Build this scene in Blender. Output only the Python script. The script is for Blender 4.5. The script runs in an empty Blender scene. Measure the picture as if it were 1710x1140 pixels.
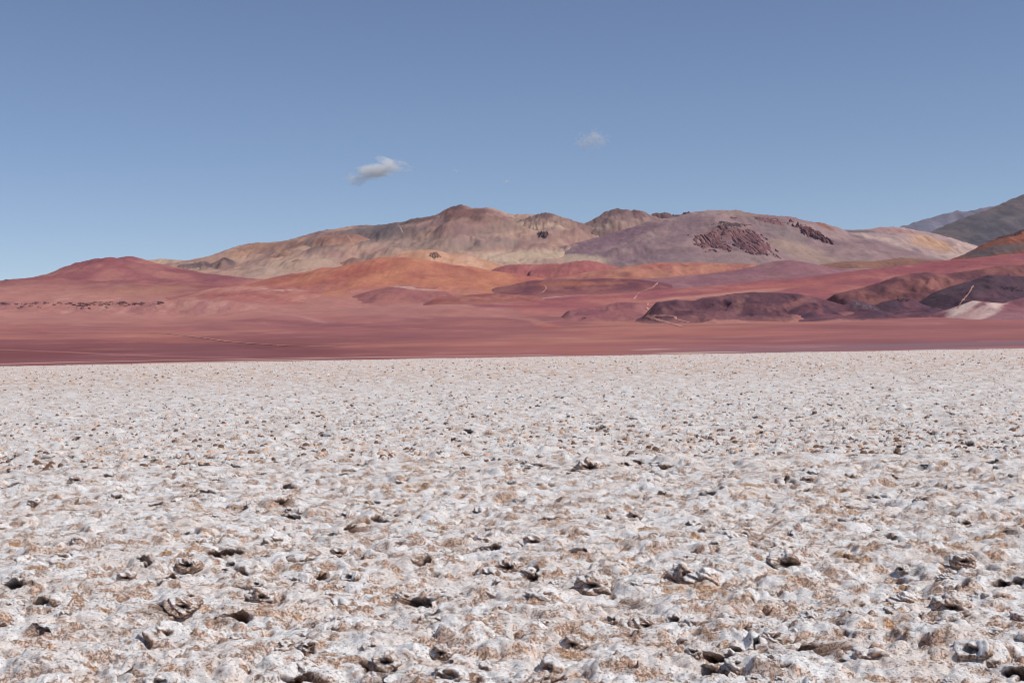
import bpy, bmesh, math, random
import numpy as np
from mathutils import Matrix, Vector
from mathutils.bvhtree import BVHTree

scene = bpy.context.scene
C = scene.collection
R = math.radians

# ------------------------------------------------------------------ camera
CAM_H = 1.7
LENS = 50.0
PITCH = 0.43
ROLL = -1.0
cam_d = bpy.data.cameras.new('camera')
cam_d.lens = LENS
cam_d.sensor_width = 36.0
cam_d.clip_start = 0.1
cam_d.clip_end = 120000.0
cam = bpy.data.objects.new('camera', cam_d)
cam_m = Matrix.Rotation(R(90 + PITCH), 4, 'X') @ Matrix.Rotation(R(ROLL), 4, 'Z')
cam.matrix_world = Matrix.Translation((0, 0, CAM_H)) @ cam_m
C.objects.link(cam)
scene.camera = cam

# ------------------------------------------------------------------ sky + sun
SUN_EL = 50.0
SUN_AZ = 112.0          # clockwise from the view direction (+Y) : to the right, a little behind
w = bpy.data.worlds.new('World')
scene.world = w
w.use_nodes = True
nt = w.node_tree
nt.nodes.clear()
wo = nt.nodes.new('ShaderNodeOutputWorld')
bg = nt.nodes.new('ShaderNodeBackground')
sky = nt.nodes.new('ShaderNodeTexSky')
sky.sky_type = 'NISHITA'
sky.sun_disc = False
sky.sun_elevation = R(SUN_EL)
sky.sun_rotation = R(SUN_AZ)
sky.altitude = 3400.0
sky.air_density = 1.0
sky.dust_density = 1.0
sky.ozone_density = 1.5
wb = nt.nodes.new('ShaderNodeMix')           # the photograph's white balance
wb.data_type = 'RGBA'
wb.blend_type = 'MULTIPLY'
wb.inputs['Factor'].default_value = 1.0
wb.inputs['B'].default_value = (1.00, 0.965, 0.99, 1.0)
nt.links.new(sky.outputs[0], wb.inputs['A'])
nt.links.new(wb.outputs['Result'], bg.inputs['Color'])
bg.inputs['Strength'].default_value = 0.10
nt.links.new(bg.outputs[0], wo.inputs['Surface'])

sl = bpy.data.lights.new('sun', 'SUN')
sl.energy = 3.6
sl.angle = R(0.53)
sl.color = (1.0, 0.955, 0.90)
sun = bpy.data.objects.new('sun', sl)
sd = Vector((math.sin(R(SUN_AZ)) * math.cos(R(SUN_EL)), math.cos(R(SUN_AZ)) * math.cos(R(SUN_EL)), math.sin(R(SUN_EL))))
sun.rotation_euler = sd.to_track_quat('Z', 'Y').to_euler()
sun.location = sd * 50
C.objects.link(sun)

vs = scene.view_settings
vs.view_transform = 'Standard'
vs.look = 'None'
vs.gamma = 1.0
vs.use_curve_mapping = False
vs.exposure = 0.0
scene.cycles.pixel_filter_type = 'BLACKMAN_HARRIS'
scene.cycles.filter_width = 1.05
scene.cycles.max_bounces = 12
scene.cycles.diffuse_bounces = 3
scene.cycles.volume_bounces = 10

# ------------------------------------------------------------------ helpers
PW, PH = 1710.0, 1140.0
FPX = LENS / 36.0 * PW
M3 = np.array(cam_m.to_3x3())


def ray(px, py):
    v = np.stack([(np.asarray(px, float) - PW / 2), -(np.asarray(py, float) - PH / 2), -FPX * np.ones_like(np.asarray(px, float))], -1)
    return v @ M3.T


def at(px, py, Y):
    """point at forward distance Y that lies in direction (px, py)"""
    d = ray(px, py)
    p = d * (Y / d[..., 1])[..., None]
    p[..., 2] += CAM_H
    return p


rs = np.random.RandomState(7)
PERM = rs.permutation(4096).astype(np.int64)
ANG = rs.rand(4096) * 2 * np.pi
GX, GY = np.cos(ANG), np.sin(ANG)
RND = rs.rand(4096, 4)


def hsh(i, j, s=0):
    return PERM[(PERM[(i + s * 131) & 4095] + j + s * 17) & 4095]


def pn(x, y, s=0):
    xi = np.floor(x).astype(np.int64)
    yi = np.floor(y).astype(np.int64)
    fx, fy = x - xi, y - yi
    u = fx * fx * fx * (fx * (fx * 6 - 15) + 10)
    v = fy * fy * fy * (fy * (fy * 6 - 15) + 10)

    def g(i, j, a, b):
        h = hsh(i, j, s)
        return GX[h] * a + GY[h] * b
    n00 = g(xi, yi, fx, fy)
    n10 = g(xi + 1, yi, fx - 1, fy)
    n01 = g(xi, yi + 1, fx, fy - 1)
    n11 = g(xi + 1, yi + 1, fx - 1, fy - 1)
    a = n00 + u * (n10 - n00)
    b = n01 + u * (n11 - n01)
    return (a + v * (b - a)) * 1.5


def fbm(x, y, o=4, s=0, gain=0.5, lac=2.03):
    t = 0.0
    a = 1.0
    for k in range(o):
        t = t + a * pn(x, y, s + k)
        x, y = x * lac + 3.7, y * lac + 1.3
        a *= gain
    return t


def ridged(x, y, o=4, s=0, gain=0.5):
    t = 0.0
    a = 1.0
    for k in range(o):
        t = t + a * (1 - np.abs(pn(x, y, s + k)) * 2)
        x, y = x * 2.03 + 3.7, y * 2.03 + 1.3
        a *= gain
    return t * 0.5


def sstep(a, b, x):
    t = np.clip((x - a) / (b - a), 0, 1)
    return t * t * (3 - 2 * t)


def lin(c):
    c = np.asarray(c, float) / 255.0
    return np.where(c <= 0.04045, c / 12.92, ((c + 0.055) / 1.055) ** 2.4)


KALB = 0.98


def alb(c):
    return lin(c) * KALB


def mixc(c, d, t):
    return c + (np.asarray(d) - c) * np.asarray(t)[..., None]


def tag(o, label=None, cat=None, group=None, kind=None):
    if label:
        o['label'] = label
    if cat:
        o['category'] = cat
    if group:
        o['group'] = group
    if kind:
        o['kind'] = kind
    return o


def grid_mesh(name, P, col=None, wrap=False, smooth=True):
    """P: (n, m, 3) array of points -> mesh of quads"""
    n, m = P.shape[:2]
    idx = np.arange(n * m, dtype=np.int32).reshape(n, m)
    if wrap:
        nx = np.concatenate([idx[:, 1:], idx[:, :1]], 1)
        q = np.stack([idx[:-1], nx[:-1], nx[1:], idx[1:]], -1).reshape(-1, 4)
    else:
        q = np.stack([idx[:-1, :-1], idx[:-1, 1:], idx[1:, 1:], idx[1:, :-1]], -1).reshape(-1, 4)
    return raw_mesh(name, P.reshape(-1, 3), q, None if col is None else col.reshape(-1, 3), smooth)


def raw_mesh(name, V, F, col=None, smooth=True):
    me = bpy.data.meshes.new(name)
    k = F.shape[1]
    me.vertices.add(len(V))
    me.vertices.foreach_set('co', np.ascontiguousarray(V, dtype=np.float32).ravel())
    me.loops.add(F.size)
    me.loops.foreach_set('vertex_index', np.ascontiguousarray(F, dtype=np.int32).ravel())
    me.polygons.add(len(F))
    me.polygons.foreach_set('loop_start', np.arange(0, F.size, k, dtype=np.int32))
    me.polygons.foreach_set('loop_total', np.full(len(F), k, dtype=np.int32))
    me.polygons.foreach_set('use_smooth', np.full(len(F), smooth, dtype=bool))
    me.update(calc_edges=True)
    if col is not None:
        a = me.attributes.new('tint', 'FLOAT_COLOR', 'POINT')
        c4 = np.ones((len(V), 4), np.float32)
        c4[:, :3] = np.clip(col, 0.005, 0.95)
        a.data.foreach_set('color', c4.ravel())
    return me


def link(name, me, mat=None, parent=None):
    o = bpy.data.objects.new(name, me)
    if mat is not None and len(me.materials) == 0:
        me.materials.append(mat)
    C.objects.link(o)
    if parent:
        o.parent = parent
    return o


def tint_material(name, scale, amount, bump_scale=None, bump_dist=0.1, bump_str=0.5, rough=0.95):
    """surface whose colour is the mesh's own mineral tint, with fine grain and relief"""
    m = bpy.data.materials.new(name)
    m.use_nodes = True
    t = m.node_tree
    b = t.nodes['Principled BSDF']
    b.inputs['Roughness'].default_value = rough
    b.inputs['Specular IOR Level'].default_value = 0.15
    at_ = t.nodes.new('ShaderNodeAttribute')
    at_.attribute_name = 'tint'
    tc = t.nodes.new('ShaderNodeTexCoord')
    n1 = t.nodes.new('ShaderNodeTexNoise')
    n1.inputs['Scale'].default_value = scale
    n1.inputs['Detail'].default_value = 5
    n1.inputs['Roughness'].default_value = 0.65
    t.links.new(tc.outputs['Object'], n1.inputs['Vector'])
    mr = t.nodes.new('ShaderNodeMapRange')
    mr.inputs['From Min'].default_value = 0.25
    mr.inputs['From Max'].default_value = 0.75
    mr.inputs['To Min'].default_value = 1 - amount
    mr.inputs['To Max'].default_value = 1 + amount
    t.links.new(n1.outputs['Fac'], mr.inputs['Value'])
    mx = t.nodes.new('ShaderNodeMix')
    mx.data_type = 'RGBA'
    mx.blend_type = 'MULTIPLY'
    mx.inputs['Factor'].default_value = 1
    t.links.new(at_.outputs['Color'], mx.inputs['A'])
    t.links.new(mr.outputs['Result'], mx.inputs['B'])
    t.links.new(mx.outputs['Result'], b.inputs['Base Color'])
    if bump_scale:
        n2 = t.nodes.new('ShaderNodeTexNoise')
        n2.inputs['Scale'].default_value = bump_scale
        n2.inputs['Detail'].default_value = 6
        n2.inputs['Roughness'].default_value = 0.6
        t.links.new(tc.outputs['Object'], n2.inputs['Vector'])
        bp = t.nodes.new('ShaderNodeBump')
        bp.inputs['Strength'].default_value = bump_str
        bp.inputs['Distance'].default_value = bump_dist
        t.links.new(n2.outputs['Fac'], bp.inputs['Height'])
        t.links.new(bp.outputs['Normal'], b.inputs['Normal'])
    return m


M_EARTH = tint_material('desert earth', 0.035, 0.16, 0.02, 14.0, 0.55)
M_MOUNT = tint_material('mountain rock and scree', 0.02, 0.10, 0.012, 22.0, 0.6)
M_PLAIN = tint_material('red gravel plain', 0.03, 0.07, 0.15, 1.0, 0.4)
M_CRAG = tint_material('rough dark rock', 0.05, 0.35, 0.04, 14.0, 0.8)

# ------------------------------------------------------------------ the lie of the land
SALT_R = 470.0


def H(x, y):
    d = np.hypot(x, y)
    t = np.clip((d - SALT_R) / 3500.0, 0, None)
    h = np.where(t < 1, 164 * np.power(np.clip(t, 0, 1), 1.45), 164 + (t - 1) * 3500 * 0.03)
    k = sstep(600, 2200, d)
    h = h + k * (fbm(x / 800, y / 800, 3, 40) * 11 + fbm(x / 260, y / 260, 3, 44) * 3.0)
    h = h - 0.10 - 0.1 * sstep(SALT_R, SALT_R - 60, d)
    return h


def ground_at(px, py):
    """where the direction (px, py) meets the plain"""
    px = np.asarray(px, float)
    py = np.asarray(py, float)
    d = ray(px, py)
    d = d / d[..., 1:2]
    ys = np.concatenate([np.linspace(SALT_R, 1500, 260), np.linspace(1500, 6500, 500)])
    out = np.zeros(d.shape)
    for i in np.ndindex(px.shape):
        X = d[i][0] * ys
        Z = CAM_H + d[i][2] * ys
        g = H(X, ys)
        below = np.where(g >= Z)[0]
        k = below[0] if len(below) else len(ys) - 1
        out[i] = (X[k], ys[k], g[k])
    return out


# ------------------------------------------------------------------ salt flat
def worley(x, y, s=0, jit=0.9):
    """F1, F2, id-hash and offset to the nearest feature"""
    xi = np.floor(x).astype(np.int64)
    yi = np.floor(y).astype(np.int64)
    f1 = np.full(x.shape, 9.0)
    f2 = np.full(x.shape, 9.0)
    hid = np.zeros(x.shape, np.int64)
    ox = np.zeros(x.shape)
    oy = np.zeros(x.shape)
    for a in (-1, 0, 1):
        for b in (-1, 0, 1):
            h = hsh(xi + a, yi + b, s)
            dx = xi + a + 0.5 + (RND[h, 0] - 0.5) * jit - x
            dy = yi + b + 0.5 + (RND[h, 1] - 0.5) * jit - y
            d = dx * dx + dy * dy
            m = d < f1
            f2 = np.where(m, f1, np.minimum(f2, d))
            hid = np.where(m, h, hid)
            ox = np.where(m, dx, ox)
            oy = np.where(m, dy, oy)
            f1 = np.where(m, d, f1)
    return np.sqrt(f1), np.sqrt(f2), hid, ox, oy


SALT_W = lin((239, 235, 231)) * 0.96
SALT_T = np.array((0.74, 0.500, 0.365))
SALT_O = np.array((0.68, 0.38, 0.18))
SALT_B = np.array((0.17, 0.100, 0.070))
SALT_G = np.array((0.60, 0.56, 0.545))


def salt_height(x, y):
    wx = x + 0.14 * fbm(x / 0.42, y / 0.42, 3, 3)
    wy = y + 0.14 * fbm(x / 0.42, y / 0.42, 3, 9)
    big = fbm(x / 1.4, y / 1.4, 3, 20)
    f1, f2, hid, ox, oy = worley(wx / 0.45, wy / 0.38, 5)
    amp = 0.25 + RND[hid, 2] ** 2 * 1.0
    dome = np.clip(1 - (f1 / 0.82) ** 2, 0, 1)
    crease = sstep(0, 0.35, f2 - f1)
    h = 0.065 * big + 0.070 * amp * dome * (0.45 + 0.55 * crease)
    g1, g2, gid, _, _ = worley(wx / 0.18 + 7, wy / 0.155 + 3, 11)
    h = h + 0.026 * RND[gid, 2] * np.clip(1 - (g1 / 0.78) ** 2, 0, 1) * sstep(0, 0.4, g2 - g1)
    h = h + 0.045 * (0.45 - np.abs(fbm(x / 0.26, y / 0.22, 4, 27, 0.58)))
    return h, f1, f2, hid, ox, oy, gid


# the lumps with the largest hollows: place and width as measured in the photograph
HERO = [
    (208, 960, 40, 'salt lump with a round black hollow behind a white mound at left'),
    (312, 944, 52, 'wide salt lump with a brown broken hollow, right of the round black hollow at left'),
    (302, 1018, 58, 'crumbly salt lump with a curved black gap at its foot, lower left'),
    (993, 978, 70, 'tan arched salt lump with a bright hole and black shade under it, low centre'),
    (958, 1068, 50, 'white salt lump with the widest plain black hole, bottom centre'),
    (1322, 938, 76, 'largest brown hollow salt lump, right of centre'),
    (1612, 945, 50, 'rounded grey sided salt lump near the right edge'),
    (1148, 965, 66, 'low salt lump with a broad dark notch right of the arched lump'),
    (890, 900, 46, 'brown salt lump with a dark mouth above the arched lump'),
    (850, 938, 56, 'tan block of salt crust with a dark left face, left of the arched lump'),
    (1080, 1022, 52, 'steep brown porous salt lump, below the broad dark notch'),
    (1600, 1008, 84, 'salt crust lump with a long dark slit under it at lower right'),
    (736, 1088, 44, 'tan salt lump with a small black hole, bottom left of centre'),
    (645, 1106, 52, 'bottom salt lump with a low black overhang near the lower edge'),
    (398, 1056, 56, 'smooth tan salt lump with a black crescent under its right side'),
    (432, 994, 54, 'brown crumbly salt lump with a dark foot above the smooth tan lump'),
    (562, 918, 36, 'small tan salt lump with a dark mouth, left of centre'),
    (985, 779, 58, 'long brown jagged salt slab standing up in the middle distance'),
    (400, 795, 24, 'pointed dark salt lump in the middle distance at left'),
    (126, 805, 30, 'dark grey salt lump in the middle distance near the left edge'),
    (1060, 862, 30, 'salt lump with a slanting black cleft right of centre'),
    (1616, 874, 28, 'salt lump with a black hole near the right edge, above the grey sided one'),
    (1350, 802, 28, 'dark salt lump in the middle distance right of centre'),
    (1425, 736, 22, 'small dark salt lump farther out on the right'),
]


def salt_point(px, py):
    d = ray(px, py)
    t = -(CAM_H - 0.05) / d[2]
    return d * t


HERO_XYS = []
for q_ in HERO:
    p_ = salt_point(q_[0], q_[1])
    HERO_XYS.append((p_[0], p_[1] + q_[2] * p_[1] / FPX * 0.3, q_[2] * p_[1] / FPX * 0.44))


def salt_patch(rr, az, fine):
    rg, ag = np.meshgrid(rr, az, indexing='ij')
    x = rg * np.sin(ag)
    y = rg * np.cos(ag)
    h, f1, f2, hid, ox, oy, gid = salt_height(x, y)
    near = sstep(45, 14, rg)
    rough = fbm(x / 0.060, y / 0.060, 3, 60, 0.62) if fine else fbm(x / 0.13, y / 0.13, 2, 60, 0.6)
    bare = fbm(x / 0.95, y / 0.80, 2, 70) * 0.28 + fbm(x / 0.20, y / 0.17, 4, 75, 0.6) * 0.80
    knob = sstep(-0.05, 0.5, bare)
    rag = ridged(x / 0.13 + 0.4 * rough, y / 0.11, 3, 66, 0.6) - 0.55
    h = h + near * ((0.005 + 0.017 * knob) * rough + (0.006 + 0.022 * knob) * rag)
    # worn ground in front of the large hollow lumps
    for hx_, hy_, hs_ in HERO_XYS:
        fx_, fy_ = hx_ - hs_ * 1.1 * hx_ / hy_, hy_ - hs_ * 1.1
        q_ = np.hypot((x - fx_) / (hs_ * 1.1), (y - fy_) / (hs_ * 1.3))
        h = np.where(q_ < 2.2, h * (1 - 0.75 * np.exp(-q_ * q_)) - 0.05 * np.exp(-q_ * q_), h)
    # pockets that run in under the crust
    pk = RND[hid, 3]
    a = (RND[hid, 1] * 37.7 % 1.0 - 0.5) * 2.8
    dx, dy = np.sin(a), np.cos(a)
    u = -(ox * dx + oy * dy) - 0.02
    v = -(-ox * dy + oy * dx)
    pw = 0.07 + 0.15 * RND[hid, 0]
    vv = v + 0.12 * fbm(x / 0.08, y / 0.08, 2, 90)
    pocket = (pk > 0.79) * np.exp(-(vv / pw) ** 2 * 1.2) * sstep(-0.52, -0.36, u + 0.06 * rough) * sstep(0.0, -0.16, u)
    h = h - 0.11 * pocket
    x2 = x + pocket * dx * 0.23
    y2 = y + pocket * dy * 0.23
    # small sharp pits
    p1, p2, pid, _, _ = worley(x / 0.18 + 11, y / 0.18 + 5, 23)
    pit = (RND[pid, 3] > 0.77) * sstep(0.10 + 0.30 * RND[pid, 2] ** 2, 0.04, p1 + 0.13 * fbm(x / 0.05, y / 0.05, 2, 95))
    pit = pit * (1 - sstep(0.0, 0.02, pocket))
    h = h - 0.16 * pit
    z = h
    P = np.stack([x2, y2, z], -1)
    d_r = np.gradient(z, axis=0) / np.maximum(np.gradient(rg, axis=0), 1e-6)
    d_a = np.gradient(z, axis=1) / np.maximum(np.gradient(ag, axis=1) * rg, 1e-6)
    slope = np.hypot(d_r, d_a)
    f = sstep(0.30, 1.25, 0.30 * slope + 0.25 * np.clip(d_r, 0, 1.5) + 1.05 * bare + 0.25 * rough + 0.14)
    far = sstep(40, 120, rg)
    ffar = sstep(-0.1, 0.8, fbm(x / 0.9, y / 2.5, 3, 33) + 0.36)
    f = f * (1 - far) + far * ffar * 0.85
    col = np.broadcast_to(SALT_W, P.shape).copy()
    grey = sstep(-0.1, 0.7, fbm(x / 0.26, y / 0.26, 4, 110))
    col = mixc(col, SALT_G, grey * 0.4)
    stain = sstep(-0.35, 0.6, fbm(x / 0.6, y / 0.5, 4, 115, 0.6))
    col = mixc(col, (0.74, 0.61, 0.52), stain * 0.55)
    tan = mixc(np.broadcast_to(SALT_T, P.shape), SALT_G, sstep(-0.1, 0.6, fbm(x / 0.5, y / 0.5, 2, 120)) * 0.4)
    oran = sstep(0.42, 0.75, fbm(x / 0.8, y / 0.45, 3, 130) + 0.2 * rough)
    tan = mixc(tan, SALT_O, oran * 0.8)
    col = mixc(col, tan, f)
    col = mixc(col, SALT_B * 0.8, np.clip(pocket * 1.3, 0, 1) * 0.9)  # bare mud in the pockets, with shade under the crust painted in
    col = mixc(col, SALT_B * 0.8, pit * 0.92)  # pits: mud brown, darkened in colour for the shade inside
    mask = np.stack([np.clip(0.20 + 0.45 * f + 0.45 * sstep(-0.25, 0.5, bare + 0.2 * slope), 0, 1), far, 0 * far], -1)
    return P[:, ::-1], np.concatenate([col, mask], -1)[:, ::-1]


def build_salt():
    rr = [0.9]
    while rr[-1] < 5.6:
        rr.append(rr[-1] * 1.03)
    while rr[-1] < 21:
        rr.append(rr[-1] * 1.00190)
    r2 = [rr[-1]]
    while r2[-1] < 60:
        r2.append(r2[-1] * 1.0023)
    while r2[-1] < 150:
        r2.append(r2[-1] * 1.0034)
    while r2[-1] < SALT_R:
        r2.append(r2[-1] * 1.007)
    parts = []
    for r_, nd, fine, half in ((np.array(rr), 660, True, 27.0), (np.array(r2), 400, False, 23.5)):
        dense = np.linspace(-R(half), R(half), nd)
        side = R(half) + np.cumsum(np.geomspace(R(0.12), R(9), 36))
        side = side[side < math.pi * 0.985]
        az = np.concatenate([-side[::-1], dense, side])
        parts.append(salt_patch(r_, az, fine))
    V, Q, K, off = [], [], [], 0
    for P, col in parts:
        n, m = P.shape[:2]
        idx = np.arange(n * m, dtype=np.int32).reshape(n, m) + off
        Q.append(np.stack([idx[:-1, :-1], idx[:-1, 1:], idx[1:, 1:], idx[1:, :-1]], -1).reshape(-1, 4))
        V.append(P.reshape(-1, 3))
        K.append(col.reshape(-1, 6))
        off += n * m
    K = np.concatenate(K)
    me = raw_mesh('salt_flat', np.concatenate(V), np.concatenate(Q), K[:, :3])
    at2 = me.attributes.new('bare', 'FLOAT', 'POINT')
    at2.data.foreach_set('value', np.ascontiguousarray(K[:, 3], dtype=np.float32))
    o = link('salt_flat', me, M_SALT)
    tag(o, 'wide flat of lumpy white salt crust with tan bare patches, up to the red plain', 'salt flat', kind='structure')
    return o



def salt_material(name, k):
    """white salt over brown crust: fine grain, crumbly pores where the crust is bare; k = size of one object unit in metres"""
    m = bpy.data.materials.new(name)
    m.use_nodes = True
    t = m.node_tree
    N, L = t.nodes.new, t.links.new
    b = t.nodes['Principled BSDF']
    b.inputs['Roughness'].default_value = 0.92
    b.inputs['Specular IOR Level'].default_value = 0.2
    tc = N('ShaderNodeTexCoord')
    tint = N('ShaderNodeAttribute')
    tint.attribute_name = 'tint'
    bare = N('ShaderNodeAttribute')
    bare.attribute_name = 'bare'

    def noise(scale, det, rgh, dist=0.0):
        n = N('ShaderNodeTexNoise')
        n.inputs['Scale'].default_value = scale * k
        n.inputs['Detail'].default_value = det
        n.inputs['Roughness'].default_value = rgh
        n.inputs['Distortion'].default_value = dist
        L(tc.outputs['Object'], n.inputs['Vector'])
        return n

    def remap(src, a, b_, c, d):
        r = N('ShaderNodeMapRange')
        r.interpolation_type = 'SMOOTHSTEP'
        for nm, v in zip(('From Min', 'From Max', 'To Min', 'To Max'), (a, b_, c, d)):
            r.inputs[nm].default_value = v
        L(src, r.inputs['Value'])
        return r.outputs['Result']

    def math_(op, a, b_):
        q = N('ShaderNodeMath')
        q.operation = op
        for i, v in enumerate((a, b_)):
            if isinstance(v, (int, float)):
                q.inputs[i].default_value = v
            else:
                L(v, q.inputs[i])
        return q.outputs[0]
    grain = noise(60, 5, 0.7)
    por = noise(34, 5, 0.78, 0.4)
    # pores: opened by how bare the crust is
    ps = math_('ADD', por.outputs['Fac'], math_('MULTIPLY', bare.outputs['Fac'], 0.105))
    fine = noise(72, 4, 0.75, 0.3)
    fs = math_('ADD', fine.outputs['Fac'], math_('MULTIPLY', bare.outputs['Fac'], 0.085))
    pore = math_('MAXIMUM', remap(ps, 0.645, 0.70, 0.0, 1.0), remap(fs, 0.603, 0.67, 0.0, 1.0))
    mx = N('ShaderNodeMix')
    mx.data_type = 'RGBA'
    mx.blend_type = 'MULTIPLY'
    mx.inputs['Factor'].default_value = 1
    L(tint.outputs['Color'], mx.inputs['A'])
    L(remap(grain.outputs['Fac'], 0.25, 0.75, 0.82, 1.14), mx.inputs['B'])
    m2 = N('ShaderNodeMix')
    m2.data_type = 'RGBA'
    L(math_('MULTIPLY', pore, 0.72), m2.inputs['Factor'])
    L(mx.outputs['Result'], m2.inputs['A'])
    m2.inputs['B'].default_value = (*(SALT_B * 1.35), 1)  # mud brown pores; their dark colour also paints the tiny shadows in them
    L(m2.outputs['Result'], b.inputs['Base Color'])
    hgt = math_('SUBTRACT', math_('MULTIPLY', grain.outputs['Fac'], 0.5), pore)
    bp = N('ShaderNodeBump')
    bp.inputs['Strength'].default_value = 0.9
    bp.inputs['Distance'].default_value = 0.016
    L(hgt, bp.inputs['Height'])
    L(bp.outputs['Normal'], b.inputs['Normal'])
    return m


M_SALT = salt_material('salt crust', 1.0)
salt = build_salt()

# ------------------------------------------------------------------ red plain
def poly_dist(x, y, pts):
    """distance from (x, y) to a polyline of world points"""
    best = np.full(x.shape, 1e9)
    for (ax, ay), (bx, by) in zip(pts[:-1], pts[1:]):
        vx, vy = bx - ax, by - ay
        t = np.clip(((x - ax) * vx + (y - ay) * vy) / (vx * vx + vy * vy + 1e-9), 0, 1)
        best = np.minimum(best, np.hypot(x - ax - t * vx, y - ay - t * vy))
    return best


def build_plain():
    rr = np.concatenate([np.geomspace(SALT_R - 12, 2600, 250), np.geomspace(2610, 9500, 50)])
    az = np.concatenate([np.linspace(-R(75), -R(24), 20)[:-1], np.linspace(-R(24), R(24), 320), np.linspace(R(24), R(75), 20)[1:]])
    rg, ag = np.meshgrid(rr, az, indexing='ij')
    x, y = rg * np.sin(ag), rg * np.cos(ag)
    z = H(x, y)
    z[0] -= 0.6
    col = np.broadcast_to(alb((160, 101, 97)), x.shape + (3,)).copy()
    n = fbm(x / 420, y / 420, 4, 200)
    n2 = fbm(x / 160 + y / 500, y / 420, 4, 210)
    d = rg + 120 * n
    col = mixc(col, alb((120, 69, 70)), sstep(1500, 850, d) * sstep(R(1), -R(11), ag) * 0.85)
    col = mixc(col, alb((180, 120, 104)), sstep(0.05, 0.6, n) * 0.8)
    col = mixc(col, alb((140, 88, 90)), sstep(0.1, 0.7, n2) * 0.6)
    col = mixc(col, alb((178, 112, 98)), sstep(0.15, 0.7, -n2) * 0.5)
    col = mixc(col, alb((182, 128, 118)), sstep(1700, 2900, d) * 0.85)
    # mauve shore on the right, close to the salt
    shore = sstep(760, 560, rg + 60 * n) * sstep(R(2), R(9), ag)
    col = mixc(col, alb((142, 102, 106)), shore * 0.8)
    n3 = fbm(x / 75, y / 75, 4, 250, 0.6)
    n4 = fbm(x / 28, y / 90, 3, 255, 0.6)
    col = col * (1 + 0.09 * np.clip(n3, -1, 1) + 0.05 * n4)[..., None]
    col = mixc(col, alb((188, 136, 122)), sstep(0.55, 0.85, n3 + 0.3 * n4) * 0.25)
    # the salt frays out over the first metres of the plain
    fray = sstep(SALT_R + 34, SALT_R - 4, rg + 26 * fbm(x / 22, y / 60, 4, 240))
    col = mixc(col, SALT_W * 0.75, fray * 0.85)
    # pale shore lines of dried salt
    for pts, wd, c, k in PLAIN_LINES:
        wp = ground_at(np.array([p[0] for p in pts]), np.array([p[1] for p in pts]))
        dd = poly_dist(x, y, [(q[0], q[1]) for q in wp])
        dd = dd + wd * 0.5 * fbm(x / 40, y / 40, 3, 230)
        col = mixc(col, alb(c), sstep(wd, wd * 0.4, dd) * k)
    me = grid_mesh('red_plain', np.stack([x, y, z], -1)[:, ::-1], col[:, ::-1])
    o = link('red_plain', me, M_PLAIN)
    tag(o, 'bare red gravel plain rising gently from the salt edge to the hills', 'plain', kind='structure')
    return o


PLAIN_LINES = [
    ([(-60, 609), (120, 604.5), (290, 601), (420, 599), (600, 596.5), (800, 594), (900, 592.5)], 9, (206, 165, 150), 0.9),
    ([(290, 606), (420, 602.5), (500, 601)], 20, (200, 158, 142), 0.8),
    ([(1130, 590), (1160, 588.5), (1200, 588)], 14, (205, 170, 150), 0.9),
    ([(1075, 584), (1105, 582.5)], 10, (196, 158, 145), 0.8),
    ([(1340, 580), (1400, 577.5)], 10, (165, 135, 138), 0.8),
    ([(445, 508.5), (462, 508)], 22, (226, 208, 198), 0.9),
    ([(780, 503), (818, 501.5)], 14, (216, 186, 176), 0.9),
    ([(840, 500.5), (905, 497.5)], 14, (206, 170, 162), 0.8),
    ([(700, 509), (760, 515), (830, 526), (900, 540), (945, 546)], 12, (180, 124, 112), 0.7),
    ([(830, 508), (900, 514), (960, 524)], 10, (184, 126, 112), 0.6),
    ([(560, 506), (640, 520), (720, 532)], 12, (176, 120, 110), 0.6),
    ([(430, 520), (510, 530), (552, 540)], 10, (182, 132, 124), 0.6),
    ([(536, 540), (546, 541)], 8, (206, 166, 158), 0.8),
    ([(903, 543.5), (928, 545.5)], 7, (196, 92, 62), 0.9),
    ([(-20, 583), (120, 588), (260, 594), (420, 597)], 5, (176, 122, 116), 0.7),
    ([(260, 512), (520, 506), (760, 501)], 60, (190, 138, 124), 0.5),
    ([(420, 535), (560, 543), (640, 548)], 40, (136, 84, 88), 0.6),
    ([(700, 545), (800, 548), (900, 556)], 40, (148, 92, 92), 0.6),
    ([(900, 528), (960, 530), (1000, 532)], 40, (138, 86, 88), 0.6),
    ([(1380, 537), (1500, 535.5)], 8, (176, 132, 128), 0.6),
    ([(1450, 577), (1600, 575), (1720, 572)], 26, (128, 108, 116), 0.8),
]
plain = build_plain()

# far ground under and beyond the hills, all round
def build_far():
    rr = np.array([SALT_R - 6, 800, 2000, 6000, 13500])
    az = np.linspace(R(74), R(286), 60)
    rg, ag = np.meshgrid(rr, az, indexing='ij')
    x, y = rg * np.sin(ag), rg * np.cos(ag)
    z = -0.2 - rg * 0.0008
    col = np.broadcast_to(alb((158, 104, 101)), x.shape + (3,)).copy()
    me = grid_mesh('desert_ground', np.stack([x, y, z], -1)[:, ::-1], col[:, ::-1])
    o = link('desert_ground', me, M_PLAIN)
    tag(o, 'red desert ground round the back of the salt flat', 'ground', kind='structure')


# ------------------------------------------------------------------ hills
BVH = {}
HILLS = {}


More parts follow.
